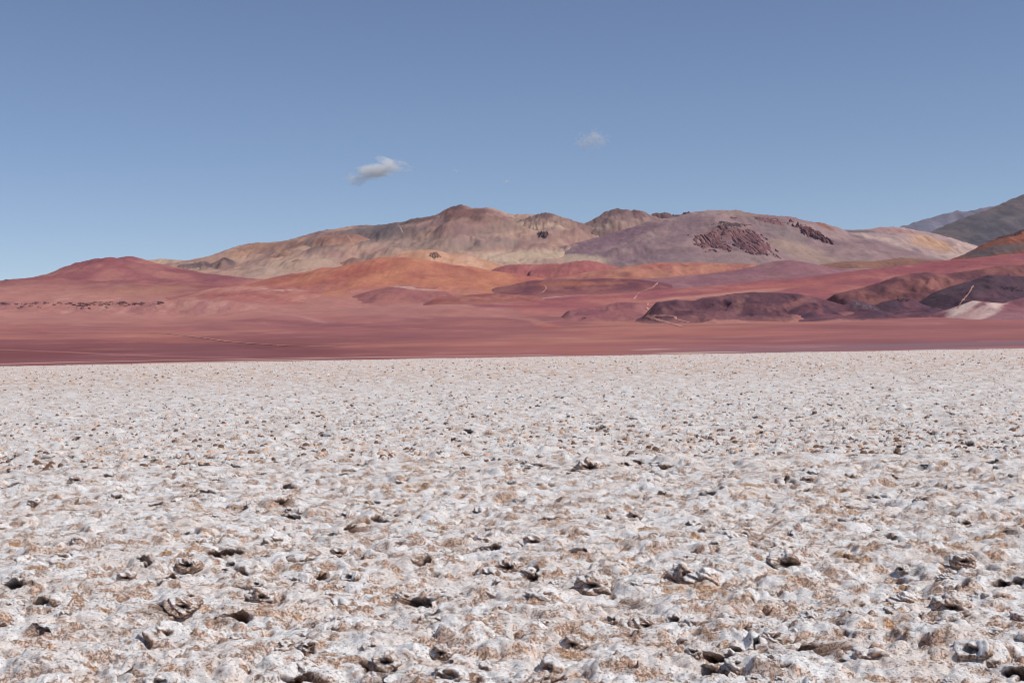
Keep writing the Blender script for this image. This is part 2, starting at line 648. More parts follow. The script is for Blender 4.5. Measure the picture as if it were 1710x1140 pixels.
def hill(name, label, crest, Y, front, back, cols, seed, relief=0.12, wl=300.0, sharp=0.4, gully=0.15,
         patches=(), nx=420, nf=150, nb=6, mat=None, cat='hill', taper=(0.12, 0.12), top=None, foot=None,
         nscale=1.0, wide=1.75, blend=None, soft=1.7, fine=0.03):
    """a hill: its crest stands at distance Y with the given skyline, its slopes run out into the plain"""
    nx, nf, front = int(nx * 0.52), int(nf * 0.46), front * wide
    cp = np.array(crest, float)
    w3 = at(cp[:, 0], cp[:, 1], np.full(len(cp), Y) if np.isscalar(Y) else np.asarray(Y, float))
    xs = np.linspace(w3[0, 0], w3[-1, 0], nx)
    zc = np.interp(xs, w3[:, 0], w3[:, 2])
    yb = np.interp(xs, w3[:, 0], w3[:, 1])
    kw = max(1, int(nx * 0.006))
    ker = np.hanning(2 * kw + 3)
    ker /= ker.sum()
    zp = np.pad(zc, len(ker) // 2, mode='edge')
    zc = np.convolve(zp, ker, 'valid')
    xt = (xs - xs[0]) / (xs[-1] - xs[0])
    env = sstep(0, taper[0], xt) if taper[0] > 0 else np.ones(nx)
    env = env * (sstep(0, taper[1], 1 - xt) if taper[1] > 0 else 1)
    yc = yb + relief * front * 0.25 * fbm(xs / (wl * 2.2), xs * 0 + seed, 2, seed) * 0
    s = np.concatenate([-np.linspace(1, 0, nf) ** 1.15, np.linspace(0, 1, nb)[1:]])
    S, X = np.meshgrid(s, xs, indexing='ij')
    T = np.abs(S)
    Yg = yc[None, :] + np.where(S < 0, S * front, S * back)
    base = H(X, Yg)
    rel = np.maximum(zc - H(xs, yc), 0.0)[None, :]
    p_round = (1 / (1 + (T / 0.33) ** 2.2) - 1 / (1 + (1 / 0.33) ** 2.2)) / (1 - 1 / (1 + (1 / 0.33) ** 2.2))
    p_sharp = (1 - T) ** 2.1
    p = p_round * (1 - sharp) + p_sharp * sharp
    msk = sstep(0.0, 0.16, T) * (1 - T)
    wx = X + wl * 0.35 * fbm(X / wl, Yg / wl, 2, seed + 31)
    g = ridged(wx / wl, Yg / (wl * 2.6), 4, seed) - 0.55
    f = fbm(X / (wl * 0.9), Yg / (wl * 1.1), 4, seed + 11)
    ph = p * np.maximum(env, 0)[None, :]
    Z = base + rel * (ph + msk * env[None, :] * (gully * g + relief * f))
    Z = Z + rel * fine * msk * env[None, :] * ridged(wx / (wl * 0.24), Yg / (wl * 0.75), 4, seed + 21)
    # small unevenness along the crest itself
    Z = Z + rel * 0.012 * fbm(X / (wl * 0.10), Yg / (wl * 0.10), 3, seed + 5) * ph
    Z = Z - 1.5 * (1 - ph) - 6 * (T > 0.999)
    # mineral colours
    cols = [alb(c) for c in cols]
    q = fbm(X / (wl * 1.4 * nscale), Yg / (wl * 1.4 * nscale), 4, seed + 50, 0.55)
    q2 = fbm(X / (wl * 0.5 * nscale), Yg / (wl * 1.2 * nscale), 4, seed + 60, 0.55)
    col = np.broadcast_to(cols[0], X.shape + (3,)).copy()
    col = mixc(col, cols[1], sstep(-0.25, 0.45, q))
    if len(cols) > 2:
        col = mixc(col, cols[2], sstep(0.0, 0.6, q2) * 0.8)
    if len(cols) > 3:
        col = mixc(col, cols[3], sstep(0.1, 0.6, -q2) * 0.7)
    zz = (Z - base) / np.maximum(rel, 1)
    if top is not None:
        col = mixc(col, alb(top), sstep(0.55, 0.92, zz + 0.25 * q2) * 0.85)
    if foot is not None:
        col = mixc(col, alb(foot), sstep(0.50, 0.08, zz + 0.2 * q2) * 0.9)
    # scree and wash streaks that run down the slope
    st = fbm(wx / (wl * 0.10) + 0.6 * g, Yg / (wl * 1.5), 3, seed + 90) * (1 - 0.5 * T)
    col = col * (1 + 0.09 * np.clip(st, -1, 1))[..., None]
    for pt in patches:
        (px, py, rx, ry, ang, c, k) = pt[:7]
        hard = pt[7] if len(pt) > 7 else 0.5
        # mineral patch: an ellipse on the hillside in metres across and up
        Yp = np.median(yc) - front * 0.35
        ctr = at(np.array([px]), np.array([py]), np.array([float(Yp)]))[0]
        mpx = Yp / FPX
        dx = (X * (Yp / Yg) - ctr[0]) / mpx
        dz = ((Z - CAM_H) * (Yp / Yg) + CAM_H - ctr[2]) / mpx
        ca, sa = math.cos(R(ang)), math.sin(R(ang))
        e = np.hypot((dx * ca + dz * sa) / rx, (-dx * sa + dz * ca) / ry)
        e = e + 0.35 * fbm(X / (wl * 0.45), Yg / (wl * 0.8), 4, seed + 77) + 0.12 * fbm(X / (wl * 0.08), Yg / (wl * 0.2), 3, seed + 78)
        col = mixc(col, alb(c), sstep(1.0 + hard * 0.3, 1.0 - hard, e) * k)
    # the foot runs out into the gravel of the plain
    bl = sstep(0.22 * soft, 0.02, ph + 0.10 * q2)
    gcol = alb((178, 122, 112)) if blend is None else alb(blend)
    if Y < 5600:
        col = mixc(col, gcol, bl)
    P = np.stack([X, Yg, Z], -1)
    me = grid_mesh(name, P, col)
    o = link(name, me, mat or M_EARTH)
    tag(o, label, cat, kind='structure')
    HILLS[o.name] = (P.reshape(-1, 3), me)
    return o


exec_hills = True
# --- farthest, right
hill('mountain', 'farthest blue-grey mountain behind the grey slope at the right edge',
     [(1440, 400), (1503, 379), (1522, 373), (1544, 366), (1567, 360.5), (1584, 356), (1595, 353), (1612, 353.5), (1626, 351), (1640, 347), (1657, 344), (1700, 338), (1780, 345), (1850, 365)],
     13000, 2600, 2000, [(126, 122, 136), (118, 114, 128), (134, 124, 130)], 1, wl=700, nx=260, nf=70, mat=M_MOUNT, cat='mountain', taper=(0, 0.1))
hill('mountain', 'dark grey mountain slope rising to the right edge above the rusty hill',
     [(1480, 424), (1541, 392), (1567, 381.6), (1595, 369), (1623, 359), (1645, 352), (1665, 343), (1679, 336.7), (1696, 329.6), (1710, 325.4), (1760, 308), (1830, 300), (1900, 330)],
     9800, 2600, 2000, [(104, 96, 99), (112, 101, 102), (122, 108, 106), (98, 92, 97)], 2, wl=600, relief=0.05, gully=0.06, nx=300, nf=100, mat=M_MOUNT, cat='mountain', taper=(0, 0.1),
     patches=[(1690, 365, 60, 7, 14, (128, 116, 113), 0.6), (1640, 400, 60, 10, 25, (96, 92, 98), 0.5)])
# --- far left
hill('hill', 'small dark grey hill low on the skyline at the left edge',
     [(-60, 482), (-20, 474), (0, 473), (17, 467.4), (34, 465.4), (50, 465.7), (62, 468), (95, 475), (120, 480)], 7000, 900, 600,
     [(84, 82, 84), (92, 86, 84)], 3, wl=200, nx=120, nf=40)
hill('hill', 'low pale sandy hill peeping over the right shoulder of the maroon hill',
     [(215, 445), (247, 434.5), (269, 432), (297, 434), (325, 436), (360, 445)], 9000, 900, 600,
     [(190, 158, 132), (182, 150, 128)], 4, wl=250, nx=140, nf=40)
# --- big mountain left of centre
hill('mountain', 'long brown and tan mountain with the dark peaked summit left of centre',
     [(240, 446), (297, 439), (326, 434), (337, 430.5), (348, 429.5), (373, 421), (400, 410.5), (415, 406.5), (435, 405), (450, 404.8), (479, 402), (498, 396), (518, 390), (535, 386), (546, 383.4), (557, 383), (582, 378.4), (608, 375.6), (625, 376), (647, 374.2), (665, 370.5), (675, 370.5), (689, 365), (712, 362), (723, 360.7), (737, 354.3), (751, 346.7), (760, 343), (768, 341.6), (776, 343), (787, 347.3), (799, 347.4), (813, 346.4), (824, 348), (841, 354.2), (857, 358.7), (866, 358.2), (876, 357), (893, 359.5), (902, 357.5), (913, 355.2), (927, 358.7), (946, 365), (972, 373), (1010, 386), (1060, 402)],
     8000, 2600, 1500, [(172, 136, 120), (158, 122, 112), (184, 148, 128), (134, 106, 104)], 5, relief=0.07, gully=0.07, wl=320, sharp=0.65, nx=900, nf=210, mat=M_MOUNT, cat='mountain', taper=(0.04, 0.06),
     foot=(180, 150, 134),
     patches=[(600, 392, 110, 17, 10, (104, 92, 92), 0.85), (660, 388, 60, 18, 5, (100, 88, 88), 0.7), (770, 355, 45, 14, -5, (108, 74, 70), 0.85), (700, 367, 30, 8, 15, (100, 78, 76), 0.8),
              (800, 366, 60, 9, 0, (122, 92, 84), 0.7), (765, 345, 16, 5, 0, (88, 72, 74), 0.7), (840, 380, 60, 12, 10, (140, 116, 104), 0.7), (915, 362, 28, 7, -20, (104, 88, 84), 0.8), (912, 374, 50, 8, -5, (182, 158, 136), 0.8),
              (420, 415, 50, 9, 18, (158, 118, 94), 0.7), (480, 410, 50, 8, 10, (140, 104, 88), 0.7), (700, 408, 120, 12, 0, (150, 128, 116), 0.6), (850, 392, 100, 5, 4, (172, 142, 126), 0.6), (800, 402, 60, 6, 0, (150, 122, 118), 0.7),
              (800, 411, 120, 6, 5, (150, 130, 118), 0.6), (870, 428, 110, 12, 3, (198, 172, 146), 0.8), (500, 440, 110, 12, 4, (180, 152, 132), 0.7)])
hill('hill', 'rounded tan hill with a pale scar below the dark ridge of the brown mountain',
     [(440, 428), (484, 412.6), (512, 401), (540, 393.5), (568, 390.7), (594, 390.7), (613, 397), (639, 407), (658, 415), (700, 428)], 7300, 1500, 900,
     [(158, 118, 102), (148, 108, 94), (168, 128, 110), (136, 100, 92)], 6, wl=300, relief=0.08, gully=0.14, nx=360, nf=120, mat=M_MOUNT, foot=(168, 140, 122),
     patches=[(515, 408, 7, 18, -25, (112, 96, 94), 0.8), (500, 418, 60, 6, 8, (172, 140, 114), 0.6)])
hill('mountain', 'small dark capped pyramid peak between the summit and the double cone',
     [(830, 384), (860, 371), (876, 365), (893, 359.2), (902, 357), (912, 354.6), (919, 356.5), (927, 358.9), (946, 365), (972, 373), (1000, 383), (1030, 394)], 7600, 1300, 700,
     [(150, 120, 108), (140, 110, 102), (164, 136, 120), (128, 102, 98)], 35, wl=160, relief=0.06, gully=0.10, sharp=0.85, nx=300, nf=120, mat=M_MOUNT, cat='mountain', foot=(180, 150, 132), taper=(0.1, 0.1), fine=0.05,
     patches=[(912, 359, 20, 6, 0, (106, 82, 82), 0.85), (890, 366, 22, 4, 20, (116, 94, 92), 0.7), (928, 374, 5, 12, -25, (112, 88, 86), 0.7), (905, 378, 40, 5, 6, (188, 160, 138), 0.7)])
# --- central right mountain
hill('mountain', 'brown double cone rising behind the mauve mountain right of centre',
     [(880, 410), (932, 389), (955, 383), (977, 373.3), (994, 363.5), (1011, 353.7), (1022, 349.4), (1033, 348.2), (1042, 349.2), (1053, 352.3), (1058, 351), (1064, 350), (1073, 352.3), (1087, 359.3), (1118, 369), (1160, 385)],
     7900, 1900, 1200, [(138, 110, 104), (148, 118, 108), (126, 98, 96), (160, 130, 118)], 7, wl=300, relief=0.07, gully=0.10, sharp=0.7, nx=460, nf=140, mat=M_MOUNT, cat='mountain', foot=(168, 142, 130),
     patches=[(1030, 352, 22, 5, 0, (98, 80, 78), 0.7), (1064, 354, 10, 5, 0, (112, 78, 74), 0.8), (1000, 380, 60, 6, 14, (160, 136, 122), 0.7)])
hill('hill', 'pair of small dark rocky bumps on the skyline between the cone and the mauve summit',
     [(1075, 366), (1087, 358.5), (1093, 355.5), (1097, 354.8), (1101, 356.5), (1109, 354.8), (1117, 355.5), (1121, 358.5), (1137, 358.7), (1143, 354.2), (1151, 353.5), (1160, 357), (1180, 366)],
     8300, 700, 500, [(116, 88, 84), (100, 78, 78)], 8, wl=100, nx=160, nf=40, mat=M_MOUNT, taper=(0.05, 0.05))
hill('mountain', 'broad mauve and grey mountain with red crags right of centre',
     [(880, 432), (932, 414), (985, 400), (1020, 390), (1053, 380), (1090, 369), (1115, 364), (1137, 359.5), (1157, 354.2), (1176, 351.7), (1202, 350.9), (1230, 351), (1247, 354.5), (1261, 356.8), (1286, 359.6), (1306, 362), (1314, 361.4), (1331, 364.7), (1342, 368.4), (1353, 370.3), (1365, 371), (1379, 376), (1389, 382), (1405, 391), (1425, 401), (1450, 412), (1480, 422), (1520, 432), (1560, 438)],
     7000, 2300, 1500, [(150, 122, 120), (140, 112, 114), (164, 136, 130), (130, 106, 110)], 9, wl=440, relief=0.06, gully=0.06, sharp=0.6, nx=900, nf=220, mat=M_MOUNT, cat='mountain', taper=(0.03, 0.04), foot=(158, 132, 126),
     patches=[(1020, 400, 100, 12, 16, (128, 98, 106), 0.8), (940, 410, 55, 10, 0, (142, 112, 116), 0.8), (1130, 385, 70, 14, 20, (150, 122, 122), 0.5), (1180, 358, 60, 5, 0, (160, 134, 136), 0.6),
              (1240, 357, 60, 5, -4, (150, 124, 108), 0.6), (1300, 385, 60, 16, -25, (136, 118, 114), 0.7), (1340, 420, 70, 14, -20, (172, 144, 126), 0.7), (1375, 376, 20, 4, -25, (150, 96, 76), 0.8),
              (1215, 388, 52, 14, 0, (128, 90, 86), 0.8), (1080, 430, 90, 6, 0, (146, 120, 122), 0.7), (930, 432, 110, 10, -3, (196, 170, 146), 0.85)])
hill('mountain', 'pale pink mountain flank with a dark streak right of the red crags',
     [(1340, 402), (1375, 388), (1389, 384), (1410, 383.5), (1427, 384.1), (1449, 382.4), (1469, 379.6), (1488, 379), (1505, 380.7), (1525, 385.8), (1544, 391.4), (1561, 396.5), (1584, 405.4), (1603, 412.5), (1616, 418), (1650, 430), (1680, 440)],
     7700, 2000, 1200, [(184, 156, 148), (174, 146, 142), (196, 168, 154), (164, 136, 134)], 10, wl=320, relief=0.05, gully=0.07, sharp=0.5, nx=520, nf=150, mat=M_MOUNT, cat='mountain', taper=(0.02, 0.05), foot=(190, 160, 144),
     patches=[(1440, 398, 62, 3.5, -17, (104, 94, 98), 0.9, 0.6), (1420, 386, 45, 3, -3, (108, 98, 100), 0.8), (1490, 412, 60, 5, -18, (150, 122, 124), 0.7), (1560, 408, 50, 12, -18, (196, 152, 120), 0.8), (1500, 386, 45, 5, -8, (178, 132, 124), 0.7), (1530, 417, 14, 4, -25, (128, 104, 106), 0.7)])
hill('hill', 'rust red hill with grey lower slope at the right edge under the grey mountain',
     [(1570, 440), (1592, 431.3), (1606, 426.5), (1623, 418), (1643, 406.8), (1660, 399.3), (1671, 394.2), (1688, 392), (1699, 387.2), (1710, 383.5), (1760, 370), (1820, 372), (1900, 400)],
     6000, 900, 700, [(146, 84, 64), (132, 78, 64), (158, 96, 72)], 11, wl=180, relief=0.06, gully=0.12, nx=300, nf=110, foot=(112, 96, 92), taper=(0.05, 0.1),
     patches=[(1665, 418, 60, 10, 8, (106, 94, 92), 0.9), (1690, 392, 16, 3, 10, (84, 66, 64), 0.8), (1660, 402, 25, 2.5, 15, (98, 70, 64), 0.8)])
# --- small far things on the left
hill('hill', 'dark jagged low spur with a tan cone on the left foot of the brown mountain',
     [(280, 450), (292, 443), (323, 439.3), (335, 436.5), (342, 435), (352, 440), (365, 434.5), (371, 431), (376, 429), (382, 432), (393, 436.5), (410, 444), (440, 452)],
     6700, 500, 400, [(136, 108, 100), (150, 122, 106), (112, 94, 94)], 12, wl=120, gully=0.25, sharp=0.9, nx=240, nf=70, mat=M_MOUNT, foot=(166, 138, 122),
     patches=[(380, 433, 14, 2.6, -20, (74, 62, 66), 0.9), (345, 441, 6, 4, -50, (84, 66, 70), 0.8), (320, 443, 26, 4, 6, (98, 88, 92), 0.8)])
hill('dune', 'pale orange dune with a dark rock on its crest behind the orange hill',
     [(600, 446), (640, 433), (652, 427), (667, 421), (690, 418), (703, 416.8), (717, 416), (731, 418), (751, 423.9), (773, 425), (804, 432), (835, 441), (880, 452)],
     5400, 700, 500, [(196, 148, 120), (186, 136, 110), (204, 162, 136)], 13, wl=200, relief=0.05, gully=0.05, nx=260, nf=80, cat='dune')
# --- middle hills
hill('hill', 'dark maroon hill with a pointed top at the far left of the plain',
     [(-160, 486), (-60, 480), (0, 474.4), (28, 470.7), (62, 466.8), (93, 462.3), (112, 457.5), (135, 450.5), (157, 441.5), (182, 432.8), (194, 431.4), (216, 427.8), (227, 428.9), (244, 433.7), (261, 439.3), (281, 443.5), (309, 449), (337, 456), (379, 460.4), (421, 465), (480, 472)],
     4700, 1300, 900, [(152, 94, 94), (142, 84, 86), (168, 112, 102), (132, 80, 86)], 14, wl=240, relief=0.07, gully=0.10, sharp=0.5, nx=560, nf=160, taper=(0.02, 0.05), foot=(168, 118, 106),
     patches=[(150, 455, 40, 10, 15, (134, 78, 84), 0.7), (275, 468, 40, 4, -5, (136, 82, 86), 0.7), (200, 488, 140, 8, 4, (170, 122, 98), 0.6), (250, 450, 40, 10, -15, (168, 112, 104), 0.6)])
hill('hill', 'low red hill at the right end of the red pair behind the tan saddle',
     [(860, 456), (904, 449), (932, 441.5), (952, 437.3), (974, 434.8), (994, 436.5), (1022, 443.5), (1045, 449), (1080, 456)], 4700, 500, 400,
     [(164, 98, 94), (154, 88, 90), (174, 110, 102)], 15, wl=120, relief=0.06, gully=0.1, nx=240, nf=70)
hill('hill', 'low red hill at the left end of the red pair beside the orange hill',
     [(790, 460), (820, 450.5), (842, 443.5), (868, 440.7), (893, 442), (918, 440), (940, 441), (980, 452)], 4900, 500, 400,
     [(166, 102, 96), (158, 94, 92), (176, 114, 104)], 16, wl=120, relief=0.06, gully=0.1, nx=240, nf=70)
hill('hill', 'long low orange tan hill in the middle under the mauve mountain',
     [(900, 470), (977, 455), (1016, 449), (1045, 445), (1073, 441.3), (1095, 439), (1129, 439), (1171, 438.5), (1213, 440), (1269, 441.3), (1310, 446), (1360, 456)], 4300, 500, 400,
     [(178, 120, 100), (168, 108, 96), (186, 128, 106), (158, 98, 90)], 17, wl=160, relief=0.08, gully=0.14, nx=420, nf=90, taper=(0.05, 0.08),
     patches=[(1045, 458, 16, 5, 0, (136, 92, 82), 0.8), (1100, 440, 50, 2, 0, (196, 110, 90), 0.7), (1140, 442, 12, 2, -25, (130, 84, 76), 0.7)])
hill('hill', 'smooth brown hill beneath the pale pink flank on the right',
     [(1320, 452), (1367, 442.5), (1398, 437.7), (1427, 435.8), (1460, 436.3), (1483, 433), (1505, 430), (1528, 431.3), (1553, 433.5), (1590, 434.5), (1630, 440), (1680, 450)], 5000, 600, 500,
     [(116, 86, 84), (128, 92, 84), (106, 82, 84)], 18, wl=180, relief=0.05, gully=0.08, nx=320, nf=80, taper=(0.06, 0.06), top=(150, 108, 88))
hill('hill', 'low mauve hill with a rounded top above the red slope',
     [(1000, 472), (1087, 464.6), (1101, 464), (1157, 460.4), (1213, 453.3), (1230, 451), (1258, 445.3), (1280, 439), (1300, 435.5), (1317, 434.3), (1334, 436.3), (1353, 440.5), (1376, 444.7), (1404, 448), (1438, 450.4), (1490, 458)], 4000, 700, 500,
     [(148, 104, 108), (138, 96, 102), (160, 116, 116)], 19, wl=200, relief=0.06, gully=0.08, nx=460, nf=100, taper=(0.05, 0.06))
hill('hill', 'big rounded orange hill in the centre left in front of the brown mountain',
     [(340, 484), (389, 477), (428, 471.6), (456, 463), (484, 457.5), (518, 453.3), (532, 448.5), (540, 446.3), (557, 447.3), (591, 439.3), (613, 435), (633, 430), (653, 429.5), (675, 430.9), (697, 432.3), (723, 436.5), (759, 443.5), (793, 446), (821, 452), (877, 460), (940, 470)], 4200, 800, 700,
     [(182, 116, 92), (172, 104, 88), (190, 126, 98), (160, 94, 86)], 20, wl=200, relief=0.07, gully=0.10, sharp=0.3, nx=520, nf=130, taper=(0.04, 0.06),
     patches=[(610, 452, 70, 10, 10, (164, 94, 80), 0.6), (720, 452, 80, 9, -8, (182, 120, 96), 0.7), (460, 470, 50, 6, 12, (158, 92, 84), 0.6)], foot=(180, 120, 104))
hill('hill', 'low dark maroon hill in front of the orange tan hill in the middle',
     [(740, 494), (814, 482), (848, 477), (885, 468.8), (932, 465.4), (977, 466), (1011, 464.6), (1059, 466), (1087, 468.8), (1130, 476), (1200, 486)], 3700, 420, 400,
     [(134, 82, 82), (122, 74, 78), (150, 98, 92), (108, 68, 76)], 21, wl=140, relief=0.08, gully=0.14, nx=420, nf=90, taper=(0.06, 0.08),
     patches=[(960, 474, 90, 4, 0, (170, 108, 82), 0.7)])
hill('hill', 'low purple brown mound with pale streaks on the plain below the orange hill',
     [(540, 500), (590, 494), (620, 485), (650, 479), (672, 476.5), (695, 479), (730, 484), (760, 490), (800, 496)], 3500, 320, 300,
     [(156, 100, 96), (164, 106, 98), (142, 88, 90)], 22, wl=120, relief=0.06, gully=0.10, nx=260, nf=70, taper=(0.22, 0.22),
     patches=[(670, 479, 25, 1.6, -4, (206, 170, 158), 0.8), (720, 484, 40, 1.6, -4, (200, 160, 146), 0.7)])
hill('slope', 'long smooth red slope climbing from the middle to the right edge',
     [(760, 506), (848, 499.7), (904, 495.4), (988, 489.8), (1073, 485.6), (1157, 480), (1213, 474.4), (1286, 467), (1342, 463), (1398, 456), (1438, 450.4), (1483, 446), (1539, 439), (1589, 433.5), (1623, 431.3), (1651, 428), (1710, 422.3), (1790, 414), (1900, 412)], 3400, 1250, 600,
     [(164, 98, 94), (154, 90, 92), (180, 116, 106), (148, 88, 94)], 23, wl=260, relief=0.02, gully=0.02, sharp=0.6, nx=700, nf=150, taper=(0.06, 0.05), cat='slope',
     patches=[(1000, 489, 140, 2.0, 3.5, (196, 158, 152), 0.8), (1300, 478, 160, 6, 5, (176, 106, 94), 0.6), (1180, 494, 140, 4, 4, (196, 140, 122), 0.7), (1600, 440, 120, 7, 7, (150, 84, 88), 0.8)])
# --- dark hills, right
hill('hill', 'dark brown upper hill at the right edge above the other dark maroon hills',
     [(1370, 496), (1438, 481), (1469, 471.4), (1497, 461.6), (1522, 456.5), (1547, 454.6), (1580, 457), (1620, 452), (1665, 444.7), (1710, 442), (1790, 436), (1880, 450)], 2200, 340, 300,
     [(130, 84, 82), (116, 74, 78), (148, 98, 90), (102, 68, 74)], 24, wl=90, relief=0.12, gully=0.35, sharp=0.7, nx=420, nf=110, taper=(0.05, 0.06), foot=(150, 96, 88), wide=1.35, soft=0.8, fine=0.06)
hill('hill', 'dark maroon hill beside the pale winding track',
     [(1052, 530), (1066, 519), (1077, 511), (1086, 506.3), (1096, 502.5), (1104, 504), (1129, 499.7), (1150, 502), (1162, 501.5), (1174, 497), (1185, 495.5), (1206, 493.5), (1227, 489.8), (1258, 487.5), (1300, 488.4), (1335, 491), (1365, 497), (1410, 512), (1450, 528)], 1650, 270, 260,
     [(112, 74, 80), (98, 66, 74), (130, 88, 90), (90, 62, 70)], 25, wl=70, relief=0.16, gully=0.5, sharp=0.75, nx=480, nf=130, taper=(0.13, 0.10),
     patches=[(1235, 512, 8, 14, -25, (150, 106, 98), 0.6), (1060, 522, 40, 12, -25, (150, 96, 96), 0.8, 0.8), (1180, 525, 60, 5, 5, (138, 92, 94), 0.6, 0.8), (1330, 505, 30, 8, 20, (146, 96, 92), 0.6)], wide=1.35, soft=1.4, fine=0.06)
hill('hill', 'darkest purple grey hill at the right edge behind the white scarred spur',
     [(1470, 530), (1522, 515), (1539, 501), (1561, 487), (1595, 475.6), (1623, 468.6), (1651, 458.8), (1668, 460), (1710, 461.6), (1760, 456), (1830, 470), (1880, 490)], 1720, 270, 260,
     [(98, 70, 78), (88, 64, 74), (114, 80, 86), (80, 60, 72)], 26, wl=80, relief=0.14, gully=0.4, sharp=0.7, nx=420, nf=130, taper=(0.05, 0.06), top=(84, 66, 74), wide=1.35, soft=0.8, fine=0.06)
hill('hill', 'two dark cones with a grey tip at the foot of the dark hills',
     [(1280, 540), (1300, 527), (1320, 517.7), (1342, 507.9), (1359, 504.5), (1374, 508), (1385, 518), (1393, 516), (1412, 507.9), (1426, 502.3), (1443, 503.7), (1459, 510), (1474, 503.7), (1488, 501), (1511, 498), (1527, 502), (1550, 512), (1600, 530)], 1500, 180, 200,
     [(106, 70, 80), (92, 64, 74), (126, 82, 88), (82, 62, 74)], 27, wl=60, relief=0.12, gully=0.45, sharp=0.85, nx=460, nf=120, taper=(0.04, 0.08),
     patches=[(1440, 510, 24, 5, -15, (96, 88, 92), 0.7), (1370, 515, 5, 12, 20, (140, 84, 86), 0.6)], wide=1.35, soft=0.8, fine=0.06)
hill('hill', 'maroon spur with two white scars low at the right edge',
     [(1500, 552), (1528, 545), (1567, 526), (1595, 515), (1623, 502.3), (1640, 503), (1651, 504.5), (1679, 507), (1693, 501), (1710, 496.7), (1760, 488), (1830, 500), (1880, 520)], 1340, 200, 200,
     [(140, 90, 96), (130, 82, 90), (152, 104, 106)], 28, wl=80, relief=0.08, gully=0.14, nx=380, nf=120, taper=(0.05, 0.06), foot=(152, 108, 112),
     patches=[(1610, 515, 54, 10, 33, (230, 200, 186), 0.95, 0.7), (1652, 514, 42, 11, 24, (234, 206, 190), 0.95, 0.6), (1620, 527, 84, 12, 22, (196, 156, 150), 0.85, 0.9), (1570, 540, 60, 5, 22, (186, 146, 140), 0.7, 0.9)], wide=1.35, soft=0.8, fine=0.06)
hill('swell', 'low pinkish swell of ground in front of the maroon hill at left',
     [(20, 504), (79, 496), (118, 491.5), (157, 492.5), (196, 496), (250, 501)], 3300, 300, 300,
     [(178, 124, 112), (168, 112, 102), (188, 136, 124)], 31, wl=110, relief=0.06, gully=0.08, nx=240, nf=60, cat='hill', taper=(0.2, 0.25))
hill('swell', 'long low rose swell of ground between the maroon hill and the orange hill',
     [(220, 505), (267, 499.5), (309, 492.5), (359, 481), (407, 476), (449, 477), (480, 479), (512, 484.5), (560, 491), (620, 498)], 3600, 420, 300,
     [(176, 116, 104), (166, 104, 96), (188, 132, 118), (156, 94, 90)], 32, wl=120, relief=0.06, gully=0.10, nx=380, nf=70, cat='hill', taper=(0.12, 0.15),
     patches=[(470, 484, 50, 1.2, -3, (204, 162, 146), 0.7), (400, 490, 60, 1.6, 6, (150, 90, 86), 0.7), (330, 494, 40, 1.2, 8, (152, 96, 92), 0.6)])
hill('swell', 'narrow brown red swell with pale edges right of the purple mound',
     [(690, 499), (740, 495), (780, 492.5), (815, 490), (850, 491), (890, 494), (940, 499)], 3150, 240, 240,
     [(158, 98, 88), (146, 86, 82), (172, 114, 100)], 33, wl=90, relief=0.06, gully=0.10, nx=220, nf=50, cat='hill', taper=(0.2, 0.2))
hill('ledge', 'low ledge with dark broken rocks along its face at the left of the plain',
     [(-140, 514), (-60, 508), (0, 504), (60, 502.5), (100, 503), (160, 504.5), (210, 503.5), (260, 501.5), (320, 500), (380, 500), (440, 502), (520, 508)], 2600, 140, 500,
     [(172, 118, 110), (162, 110, 108), (184, 134, 122)], 30, wl=70, relief=0.08, gully=0.2, nx=480, nf=70, cat='ledge', taper=(0.02, 0.25), wide=1.0)
hill('mound', 'small dark maroon mounds left of the pale winding track',
     [(930, 522), (970, 514), (1000, 512), (1028, 505.3), (1050, 504.5), (1067, 505.5), (1078, 509), (1095, 522), (1110, 530)], 1850, 160, 160,
     [(150, 96, 96), (136, 84, 90), (162, 108, 104)], 29, wl=60, relief=0.10, gully=0.2, nx=260, nf=70, cat='mound', wide=1.35, soft=0.8, fine=0.06)
build_far()
#DETAILS
# ------------------------------------------------------------------ where a direction meets the land
DG = bpy.context.evaluated_depsgraph_get()
TREES = []
for o in C.objects:
    if o.type == 'MESH' and o.name.split('.')[0] in ('hill', 'mountain', 'dune', 'slope', 'ledge', 'mound', 'swell', 'red_plain'):
        me = o.data
        vv = np.empty(len(me.vertices) * 3, np.float32)
        me.vertices.foreach_get('co', vv)
        qq = np.empty(len(me.loops), np.int32)
        me.loops.foreach_get('vertex_index', qq)
        TREES.append(BVHTree.FromPolygons(vv.reshape(-1, 3).tolist(), qq.reshape(-1, 4).tolist()))
EYE = Vector((0, 0, CAM_H))


def hit(px, py):
    d = Vector(ray(px, py).tolist()).normalized()
    best = None
    for t in TREES:
        h = t.ray_cast(EYE, d)
        if h[0] is not None and (best is None or h[3] < best[1]):
            best = (h[0], h[3], t)
    return best


def drop(x, y, trees=None):
    z = None
    for t in trees or TREES:
        h = t.ray_cast(Vector((x, y, 5000)), Vector((0, 0, -1)))
        if h[0] is not None and (z is None or h[0].z > z):
            z = h[0].z
    return z


